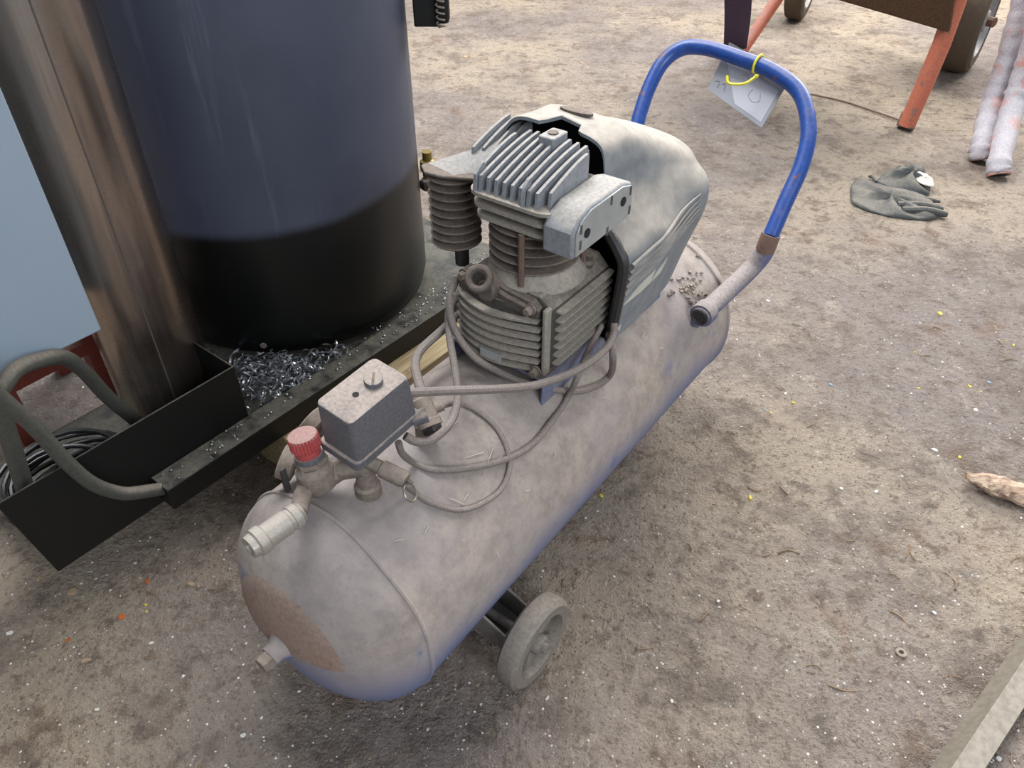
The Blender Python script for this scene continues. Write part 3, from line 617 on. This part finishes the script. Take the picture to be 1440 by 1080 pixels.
G.part('shaded_corner', slab([bil(0, 0), bil(.62, 0), bil(.62, .06), bil(.12, .24), bil(.0, .14)], sgn*.0009, sgn*.0022), MT['cable'], label='top corner coloured black for shade')  # black slab paints the shaded top of the tag

# ================================================================ the machine on its skid
YM = math.radians(-1.5)
S = Thing('skid_frame', (-1.16, .42, 0), 'black steel skid with open trough and bent tube handle beside the compressor', 'skid', yaw=YM)
S.part('front_plate', MB().prism([(.172, .302), (.632, .302), (.632, .10), (.198, .10)], lambda a, b, w: V(w, a, b), -1.164, -1.160), MT['blackp'], bev=.0008)
S.part('end_plate', MB().b2(-1.52, -1.164, .628, .632, .10, .302), MT['blackp'], bev=.0008)
S.part('trough_floor', MB().b2(-1.52, -1.164, .215, .628, .10, .105), MT['blackp'])
S.part('side_beam', MB().b2(-1.160, -1.104, .405, 1.52, .120, .173), MT['blackp'], bev=.002)
S.part('base_plate', MB().b2(-1.95, -1.160, .632, 1.52, .130, .150), MT['blackp'], bev=.002)
S.part('side_beam', MB().b2(-1.99, -1.95, .632, 1.52, .120, .173), MT['blackp'])
pB = [V(-1.132, .43, .146)]+[atl(u, v, -1.128) for u, v in ((200, 692), (172, 694), (134, 682), (98, 653), (53, 604), (7, 563), (-30, 530))]
S.part('tube_handle', MB().tube(cat(pB, 6), .0125, 14), MT['tube'])
pA = [atl(u, v, l) for u, v, l in ((-40, 600, -1.16), (-2, 557, -1.18), (22, 523, -1.20), (56, 508, -1.22), (88, 504, -1.24), (116, 523, -1.26), (150, 560, -1.28), (196, 600, -1.30), (240, 650, -1.32))]
S.part('tube_handle', MB().tube(cat(pA, 6), .0135, 14), MT['tube'])
pC = [atl(u, v, l) for u, v, l in ((-10, 560, -1.2), (8, 600, -1.2), (36, 690, -1.22), (50, 740, -1.23))]
S.part('tube_handle', MB().tube(cat(pC, 5), .0145, 14), MT['tube'])
# timber under the skid
tb = Thing('timber_bearer', (-1.1, .9, 0), 'pale sawn timber bearer under the black skid', 'timber', yaw=YM)
tb.part('beam', MB().b2(-1.20, -1.02, .66, 1.32, .0, .118), MT['wood'], bev=.004)
for l, s0_, s1_ in ((-1.84, .66, 1.40), (-1.46, .30, .56)): S.part('foot', MB().b2(l-.05, l+.05, s0_, s1_, 0, .12 if l < -1.6 else .10), MT['blackp'])
# drum
DC = V(-1.490, 1.062, .150); DR = .335
D = Thing('drum', DC, 'large black and blue-grey steel drum standing on the skid', 'drum')
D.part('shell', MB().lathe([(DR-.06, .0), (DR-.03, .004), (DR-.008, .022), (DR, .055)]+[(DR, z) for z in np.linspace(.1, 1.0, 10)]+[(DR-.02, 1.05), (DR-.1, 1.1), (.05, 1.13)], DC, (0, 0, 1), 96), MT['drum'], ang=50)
pb = LSZ(atd(378, 490, 1.60)); 
v_ = ats(378, 489, 0.0) if False else None
th_ = math.atan2(-(DC.y-.80), (-1.30-DC.x)); bp = V(DC.x+math.cos(th_)*(DR-.004), DC.y+math.sin(th_)*(DR-.004), .195)
nb = D.part('bolt', MB().hexa(bp, (math.cos(th_), math.sin(th_), 0), .008, .006), MT['fitting'])
TD = 1.79
c = LSZ(atd(600, 10, TD)); c2 = LSZ(atd(620, 14, TD-.02)); vx = LSZ(Vector((1, 0, 0)))
Rr = Matrix.Rotation(YAW, 3, 'Z')
br = D.part('bracket', MB().box(c+V(0, 0, .03), (.055, .04, .13), Rr), MT['blackp'], bev=.003)
D.part('bracket_ear', MB().box(c2+vx*.003+V(0, 0, .03), (.030, .034, .11), Rr), MT['blackp'], br, bev=.008)
D.part('spring', MB().tube([c2+V(0, 0, .045)+LSZ(Vector((.008*math.cos(t), -.02+.008*math.sin(t), -.0019*t))) for t in np.linspace(0, 40, 120)], .0022, 6), MT['fitting'], br)
vb_ = LSZ(atd(602, 240, TD+.06))
dv = D.part('drain_valve', MB().lathe([(.014, -.045), (.014, .0), (.019, .002), (.019, .026), (.012, .03), (.012, .05)], vb_, (0, 0, 1), 16), MT['brass'], label='small yellow brass valve')
D.part('valve_pipe', MB().tube([vb_+V(0, 0, -.012), LSZ(atd(596, 235, TD+.09))+V(0, 0, -.0)], .010, 10), MT['castdark'], dv)
D.part('valve_nut', MB().hexa(LSZ(atd(602, 265, TD+.04)), (0, 0, 1), .02, .025), MT['castdark'], dv)
# steel flue pipe
PC = V(-1.372, .588, .106); PR = .097
P = Thing('steel_pipe', PC, 'tall bare steel pipe standing in the trough beside the drum', 'pipe')
P.part('pipe', MB().lathe([(PR, 0), (PR, 1.35), (PR-.003, 1.35), (PR-.003, 0)], PC, (0, 0, 1), 64, cap=False), MT['pipe'], ang=50)
P.part('seam', MB().tube([V(PC.x+PR*math.cos(-.35), PC.y+PR*math.sin(-.35), PC.z+.01), V(PC.x+PR*math.cos(-.35), PC.y+PR*math.sin(-.35), PC.z+1.34)], .0016, 6), MT['castdark'])
# cabinet
cb0 = az(140, 462, .45)
K = Thing('control_cabinet', (cb0.x-.0, cb0.y-.3, .0), 'smooth blue-grey sheet steel cabinet in front of the pipe', 'cabinet', yaw=YM)
K.part('body', MB().b2(cb0.x-.16, cb0.x-.012, cb0.y-.62, cb0.y-.004, .452, 1.25), MT['cab'], bev=.003)
K.part('door', MB().b2(cb0.x-.012, cb0.x, cb0.y-.62, cb0.y, .45, 1.25), MT['cab'], bev=.003)
for dy in (-.37, -.58):
    K.part('leg', MB().b2(cb0.x-.14, cb0.x-.11, cb0.y+dy-.015, cb0.y+dy+.015, 0, .452), MT['redframe'])
# red oxide stand behind the trough
Rg = Thing('red_stand', (-1.66, .42, 0), 'rusty red steel stand behind the black trough', 'stand')
for l, s in ((-1.62, .36), (-1.62, .56), (-1.86, .36), (-1.86, .56)): Rg.part('leg', MB().b2(l-.018, l+.018, s-.018, s+.018, 0, .40), MT['redframe'])
Rg.part('top_rail', MB().b2(-1.88, -1.60, .30, .60, .40, .43), MT['redframe']); Rg.part('cross_bar', MB().b2(-1.63, -1.605, .36, .56, .18, .21), MT['redframe'])
# cables coiled in the trough
pts = []
for i in range(9*24):
    t = 2*math.pi*i/24; k = i/24; r = .088+.016*math.sin(k*2.3)
    pts.append(V(-1.300+.014*math.sin(k*1.7)+r*math.cos(t), .320+.02*math.cos(k*1.3)+r*1.15*math.sin(t), .114+k*.0095+.006*math.sin(2*t+k)))
single('cable_coil', MB().tube(pts, .0052, 8), MT['cable'], (-1.30, .32, .105), 'coil of black cable lying inside the open trough', 'cable', frame=True)
# ---- swarf, chips: nobody could count these
def curl(mb, p, r, turns, w, tilt):
    n = int(7*turns)+4; R3 = Matrix.Rotation(random.random()*6.28, 3, 'Z')@Matrix.Rotation(tilt, 3, 'X'); a = []; b = []
    st = random.uniform(.2, 1.)
    for i in range(n):
        t = turns*2*math.pi*i/n; q = Vector((r*math.cos(t), r*math.sin(t), st*r*t*.25))
        a.append(p+R3@q); b.append(p+R3@(q+Vector((0, 0, w))))
    v = a+b; mb.add(v, [(i, i+1, n+i+1, n+i) for i in range(n-1)])
mb = MB()
for k in range(900):
    u = random.triangular(300, 520, 395); v = random.triangular(478, 590, 525)
    p = az(u, v, .152)
    if (p.xy-DC.xy).length < DR+.004 or p.x > -1.155 or p.y < .636: continue
    p.z = .152+random.random()**2*.030
    curl(mb, p, random.uniform(.005, .015), random.uniform(.25, .9), random.uniform(.0022, .0045), random.uniform(0, 1.5))
sw_ = single('metal_swarf', mb, MT['swarf'], (-1.25, .75, .15), 'heap of curly silver metal shavings at the foot of the drum', 'shavings', frame=True, kind='stuff', ang=0)
mb = MB()
for k in range(260):
    s = random.uniform(.42, 1.5); l = random.uniform(-1.158, -1.108); p = V(l, s, .1745)
    if random.random() < .4: s = random.uniform(1.0, 1.5); p = V(random.uniform(-1.17, -1.10), s, .1745)
    if random.random() < .5: curl(mb, p, random.uniform(.002, .006), random.uniform(.2, .6), .0015, random.uniform(0, 1.5))
    else: mb.box(p, (random.uniform(.002, .006), random.uniform(.002, .005), .0015), Matrix.Rotation(random.random()*6, 3, 'Z'))
o = single('metal_chips', mb, MT['swarf'], (-1.13, .9, .17), 'fine metal chips scattered along the black skid beam', 'shavings', frame=True, kind='stuff', ang=0)

# ================================================================ floor things on the right
# cart
cw = Vector((2.25, 4.0, 0))
Ct = Thing('site_cart', (2.0, 3.9, 0), 'rusty cart with orange tube legs and two wheels at the back', 'cart', frame=False)
def w(u, v, z): return atz(u, v, z)
Ct.part('leg', MB().tube([w(1275, 176, .018), w(1296, 128, .16), w(1324, 62, .34), w(1346, 0, .50), w(1362, -50, .62)], .034, 14), MT['orange'])
Ct.part('rubber_foot', MB().tube([w(1272, 180, .002), w(1277, 170, .03), w(1281, 160, .06)], .036, 14), MT['castdark'])
l0 = w(1040, 76, .0); Ct.part('leg', MB().tube([l0, w(1058, 50, .08), w(1092, 0, .24), w(1130, -60, .42)], .030, 14), MT['orange'])
pt = [w(1168, -2, .40), w(1240, 20, .40), w(1335, 47, .40)]
ex = (pt[2]-pt[0]); ex.z = 0; ex.normalize(); ey = Vector((-ex.y, ex.x, 0)); o0 = pt[0]-ex*.25; ln = (pt[2]-pt[0]).length+.25
mb = MB(); rings = []
for zz, grow in ((.40, 0), (.41, .004), (.72, .10)):
    vd = Vector((.486, .874, 0)); pA_, pB_ = o0-ex*grow-ey*grow, o0+ex*ln-ey*grow
    rings.append([Vector((q.x, q.y, zz)) for q in (pA_, pB_, pB_+vd*(.5+2*grow), pA_+ey*(.42+2*grow))])
Ct.part('tray', mb.loft(rings, True, False), MT['trough'], bev=.01)
Ct.part('tray_rim', MB().tube([p+Vector((0, 0, .0)) for p in rings[2]], .014, 8, closed=True), MT['orange'])
def cartwheel(c, axd, r, wd):
    axd = Vector(axd).normalized()
    t = Ct.part('tyre', MB().lathe([(r*.68, -wd*.45), (r*.86, -wd*.5), (r*.96, -wd*.42), (r, -wd*.22), (r, wd*.22), (r*.96, wd*.42), (r*.86, wd*.5), (r*.68, wd*.45)], c, axd, 40, cap=False), MT['tyre2'])
    Ct.part('rim', MB().lathe([(r*.70, wd*.46), (r*.66, wd*.48), (r*.60, wd*.30), (r*.22, wd*.22), (r*.2, wd*.45), (.0, wd*.45)], c, axd, 32, cap=False), MT['rim'], t)
    Ct.part('rim', MB().lathe([(r*.70, -wd*.46), (r*.60, -wd*.30), (.0, -wd*.25)], c, axd, 32, cap=False), MT['rim'], t)
    return t
cwp = w(1340, 104, 0)+Vector((.03, .06, 0)); cartwheel(cwp+Vector((0, 0, .235)), (.815, -.58, 0), .235, .15)
cartwheel(Vector((1.66, 4.86, .20)), (.88, -.47, 0), .20, .11)
Ct.part('axle', MB().tube([cwp+Vector((.08, -.06, .235)), Vector((1.66, 4.86, .21))], .022, 10), MT['rust'])
# strap
s0 = w(1034, 70, .02); s1 = w(1042, -60, .62)
sb = [s0, s0.lerp(s1, .4)+Vector((.0, -.015, 0)), s0.lerp(s1, .7), s1]
single('webbing_strap', MB().loft([[p+Vector((-.062, 0, 0)), p+Vector((.0, -.022, 0)), p+Vector((.058, 0, 0)), p+Vector((.055, .007, 0)), p+Vector((0, -.015, 0)), p+Vector((-.059, .007, 0))] for p in cat(sb, 4)]), MT['strap'], s0, 'dark purple webbing strap hanging down beside the cart leg', 'strap')
# two mortar caked orange tubes
for pts, lab in (([(1380, 223, .012), (1381, 206, .05), (1394, 150, .15), (1413, 96, .28), (1432, 30, .44), (1446, -30, .58)], 'orange tube caked in pale mortar, the farther and shorter of the pair'),
                 ([(1405, 246, .012), (1406, 224, .055), (1424, 150, .18), (1444, 90, .32), (1474, -10, .56)], 'orange tube caked in pale mortar, the nearer of the pair')):
    pth = cat([w(*p) for p in pts], 10); t = Thing('mortar_tube', (pth[0].x, pth[0].y, 0), lab, 'tube', frame=False, group='mortar caked tubes')
    mbt = MB(); mbt.tube(pth, [.040+.002*math.sin(i*1.7)+random.uniform(-.0015, .002) for i in range(len(pth))], 18)
    for v3 in mbt.v: v3 += Vector((random.uniform(-1, 1), random.uniform(-1, 1), random.uniform(-1, 1)))*.0025
    t.part('tube_body', mbt, MT['mortar'], ang=70)
    dd_ = (pth[0]-pth[2]).normalized(); t.part('chipped_end', MB().lathe([(.0395, -.010), (.0412, -.006), (.0405, .002), (.034, .003), (.030, -.004)], pth[0], dd_, 18, cap=False), MT['mortarend'])
    t.part('bore', MB().lathe([(.031, 0), (.02, .0005)], pth[0]+dd_*.0012, dd_, 16), MT['black'])

single('thin_rod', MB().tube(cat([w(1140, 132, .004), w(1185, 142, .004), w(1228, 156, .004), w(1268, 170, .004)], 4), .004, 6), MT['rust'], w(1200, 146, 0), 'thin dark wire rod lying on the floor by the cart foot', 'rod')
# glove: a crumpled flat glove, palm with fingers, and a second fold behind
def blob(outline, h, n=7, seed=0, lift=0.):
    r = random.Random(seed); P = cat([w(u, v, 0) for u, v in outline], 4, True); c = sum(P, Vector())/len(P); rings = []
    for i in range(n+1):
        q = i/n; sc = 1-q**2.2*.96
        rings.append([Vector((c.x+(p.x-c.x)*sc, c.y+(p.y-c.y)*sc, lift+h*(1-(1-q)**2)*(1+.5*math.sin(p.x*60+p.y*30+q*3))+r.uniform(-.002, .002)*(i > 0))) for p in P])
    return MB().loft(rings, True, True)
g = Thing('work_glove', w(1265, 285, 0), 'crumpled dark grey work glove lying flat on the floor', 'glove', frame=False)
g.part('palm', blob([(1197, 284), (1196, 264), (1206, 253), (1230, 258), (1265, 268), (1300, 280), (1316, 292), (1318, 306), (1300, 309), (1260, 306), (1225, 298), (1205, 290)], .020, seed=1), MT['glove'], ang=60)
g.part('back_fold', blob([(1232, 258), (1246, 246), (1272, 236), (1292, 238), (1304, 250), (1308, 262), (1305, 275), (1288, 275), (1262, 268)], .030, seed=2), MT['glove'], ang=60)
for k, (a, b, r) in enumerate((((1268, 296), (1332, 302), .014), ((1262, 288), (1326, 294), .012), ((1270, 280), (1322, 284), .008), ((1232, 256), (1222, 248), .006))):
    p0, p1 = w(*a, .012), w(*b, .010); pm = p0.lerp(p1, .5)+Vector((0, .006, .006))
    g.part('finger', MB().tube(cat([p0, pm, p1], 5), [r]*8+[r*.95, r*.85, r*.6], 10), MT['glove'])
g.part('pale_scrap', blob([(1284, 254), (1297, 256), (1308, 266), (1309, 272), (1297, 270), (1287, 264)], .012, seed=5, lift=.026), MT['glovewhite'], label='torn whitish lining scrap')
# wood chunk
c0_, c1_ = w(1360, 668, .02), w(1475, 705, .02); ax_ = (c1_-c0_).normalized(); sd = Vector((-ax_.y, ax_.x, 0)); Ln = (c1_-c0_).length; rw = random.Random(3)
rings = []
for i in range(15):
    q = i/14; wd = .030*min(1, .30+q*2.2)*(1+.08*math.sin(i*2.1)); hh_ = .030*min(1, .35+q*2.0)
    ctr = c0_+ax_*Ln*q; ring = []
    for j in range(14):
        t = 2*math.pi*j/14; k_ = 1+rw.uniform(-.13, .13)
        ring.append(Vector((0, 0, .017))+Vector((ctr.x, ctr.y, 0))+sd*math.cos(t)*wd*k_+Vector((0, 0, 1))*math.sin(t)*hh_*.55*k_+ax_*rw.uniform(-.006, .006))
    rings.append(ring)
single('wood_fragment', MB().loft(rings), MT['woodchunk'], (c0_.x, c0_.y, 0), 'splintered weathered wood fragment at the right edge of the floor', 'wood', ang=20)
# angle iron
a0, a1 = w(1307, 1080, .0), w(1440, 887, .0); dA = (a1-a0).normalized(); sA = Vector((dA.y, -dA.x, 0)); a0 = a0-dA*.25; a1 = a1+dA*.6
Ai = Thing('angle_iron', (a0.x, a0.y, 0), 'length of dusty pale angle iron in the bottom right corner', 'angle iron', frame=False)
top = .036; up_ = Vector((0, 0, 1))
Ai.part('flange', MB().loft([[a+up_*.001, a+sA*.022+up_*top, a+sA*.025+up_*(top-.002), a+sA*.004+up_*.001] for a in (a0, a1)]), MT['angle'], bev=.0006)
Ai.part('flange', MB().loft([[a+sA*.0225+up_*(top-.004), a+sA*.022+up_*top, a+sA*.058+up_*(top-.013), a+sA*.057+up_*(top-.017)] for a in (a0, a1)]), MT['angle'], bev=.0006)
# washer
wp = w(1267, 918, .002)
single('flat_washer', MB().lathe([(.0045, 0), (.0095, 0), (.010, .001), (.0095, .0022), (.0045, .0022), (.0045, 0)], wp, (.05, .05, 1), 24, cap=False), MT['fitting'], wp, 'small dusty steel washer lying on the floor', 'washer')

# ---------------------------------------------------------------- flakes one can count
def flake(name, c, u, v, size, mat, label, cat_, group):
    p = w(u, v, 0); p.z = float(floorz(p.x, p.y))+.0005; n = random.randint(5, 8); a0 = random.random()*6.28
    el = random.uniform(.45, .9); P2 = [(size*random.uniform(.65, 1.1)*math.cos(2*math.pi*i/n), el*size*random.uniform(.65, 1.1)*math.sin(2*math.pi*i/n)) for i in range(n)]
    R2 = Matrix.Rotation(a0, 3, 'Z')@Matrix.Rotation(random.uniform(-.25, .25), 3, 'X')
    mb = MB().loft([[p+R2@Vector((a, b, 0)) for a, b in P2], [p+R2@Vector((a*.85, b*.85, size*.25)) for a, b in P2]])
    single(name, mb, mat, p, label, cat_, group=group, ang=20)
FM = {k: plain('flake_'+k, lin(*c), .7) for k, c in dict(yellow=(216, 196, 76), white=(220, 216, 208), orange=(190, 104, 52), blue=(130, 160, 186), tan=(176, 150, 120)).items()}
for u, v, s in ((845, 697, .008), (1322, 441, .010), (1425, 485, .006), (1292, 545, .006), (1364, 543, .008), (1116, 567, .007), (1084, 581, .005), (1055, 700, .010), (1350, 642, .006), (1380, 550, .004), (1415, 480, .005), (204, 849, .004), (205, 858, .004), (1287, 495, .004)):
    flake('paint_flake', None, u, v, s, FM['yellow'], 'small yellow paint flake lying on the dirty floor', 'flake', 'yellow paint flakes')
for u, v, s in ((446, 826, .004), (1372, 576, .008), (1315, 632, .010), (1232, 690, .007), (770, 980, .006), (135, 996, .006), (212, 903, .006), (1080, 423, .008), (1105, 553, .006), (14, 890, .009), (1314, 861, .006), (740, 160, .007), (1010, 845, .005), (341, 1034, .006), (1436, 728, .005), (1405, 1066, .006), (945, 985, .005), (1183, 687, .006)):
    flake('paint_flake', None, u, v, s, FM['white'], 'small white paint flake lying on the dirty floor', 'flake', 'white paint flakes')
for u, v, s in ((206, 816, .008), (171, 867, .010), (95, 900, .007)):
    flake('rust_flake', None, u, v, s, FM['orange'], 'orange rust flake on the floor near the trough', 'flake', 'orange rust flakes')
for u, v, s in ((1391, 537, .006), (1168, 541, .006), (1075, 576, .005)):
    flake('paint_flake', None, u, v, s, FM['blue'], 'pale blue paint flake lying on the dirty floor', 'flake', 'pale blue paint flakes')
for u, v, s in ((120, 928, .011), (103, 832, .011), (268, 820, .011), (55, 812, .009), (697, 420, .012), (818, 88, .016), (655, 80, .02)):
    flake('wood_chip', None, u, v, s, FM['tan'], 'small tan wood chip lying on the dirty floor', 'chip', 'tan wood chips')
# grit nobody could count
def scatter(name, N, mat, smin, smax, label, cat_, kindf, seed):
    r = random.Random(seed); mb = MB()
    for k in range(N):
        u = r.uniform(-60, 1500); v = r.uniform(-20, 1100) if r.random() < .75 else r.uniform(300, 1100); p = w(u, v, 0)
        if p.length > 6: continue
        p.z = float(floorz(p.x, p.y)); s = smin*(smax/smin)**(r.random()**1.6); kindf(mb, p, s, r)
    single(name, mb, mat, (0, 0, 0), label, cat_, kind='stuff', ang=0)
def crumb(mb, p, s, r):
    R3 = Matrix.Rotation(r.random()*6.28, 3, 'Z'); a = [p+R3@Vector((s*r.uniform(.6, 1.2)*math.cos(t), s*r.uniform(.5, 1.)*math.sin(t), -.0005)) for t in (0, 1.3, 2.5, 3.8, 5.1)]
    mb.add(a+[p+Vector((0, 0, s*r.uniform(.4, .9)))], [(i, (i+1) % 5, 5) for i in range(5)])
def straw(mb, p, s, r):
    t = r.random()*6.28; b = r.uniform(-.6, .6); P_ = [p+Vector((s*q*math.cos(t+b*q), s*q*math.sin(t+b*q), .0012+.002*math.sin(q*3))) for q in (-1, -.4, .2, .8, 1.2)]
    mb.tube(P_, s*.05+.0004, 4)
G1 = plain('grit_dark', lin(122, 106, 92), .9); G2 = plain('grit_pale', lin(224, 220, 212), .9); G3 = plain('straw', lin(150, 126, 98), .9)
scatter('floor_grit', 12000, G1, .0008, .0048, 'dark grit and crumbs scattered over the floor', 'grit', crumb, 11)
scatter('floor_chips', 4400, G2, .0010, .0038, 'pale grit and flecks scattered over the floor', 'grit', crumb, 12)
scatter('floor_clods', 2600, plain('clod', lin(146, 130, 114), .95), .0020, .0065, 'small clods of dried dirt scattered over the floor', 'dirt', crumb, 14)
scatter('floor_fibres', 420, G3, .004, .022, 'thin straw and splinters scattered over the floor', 'splinters', straw, 13)
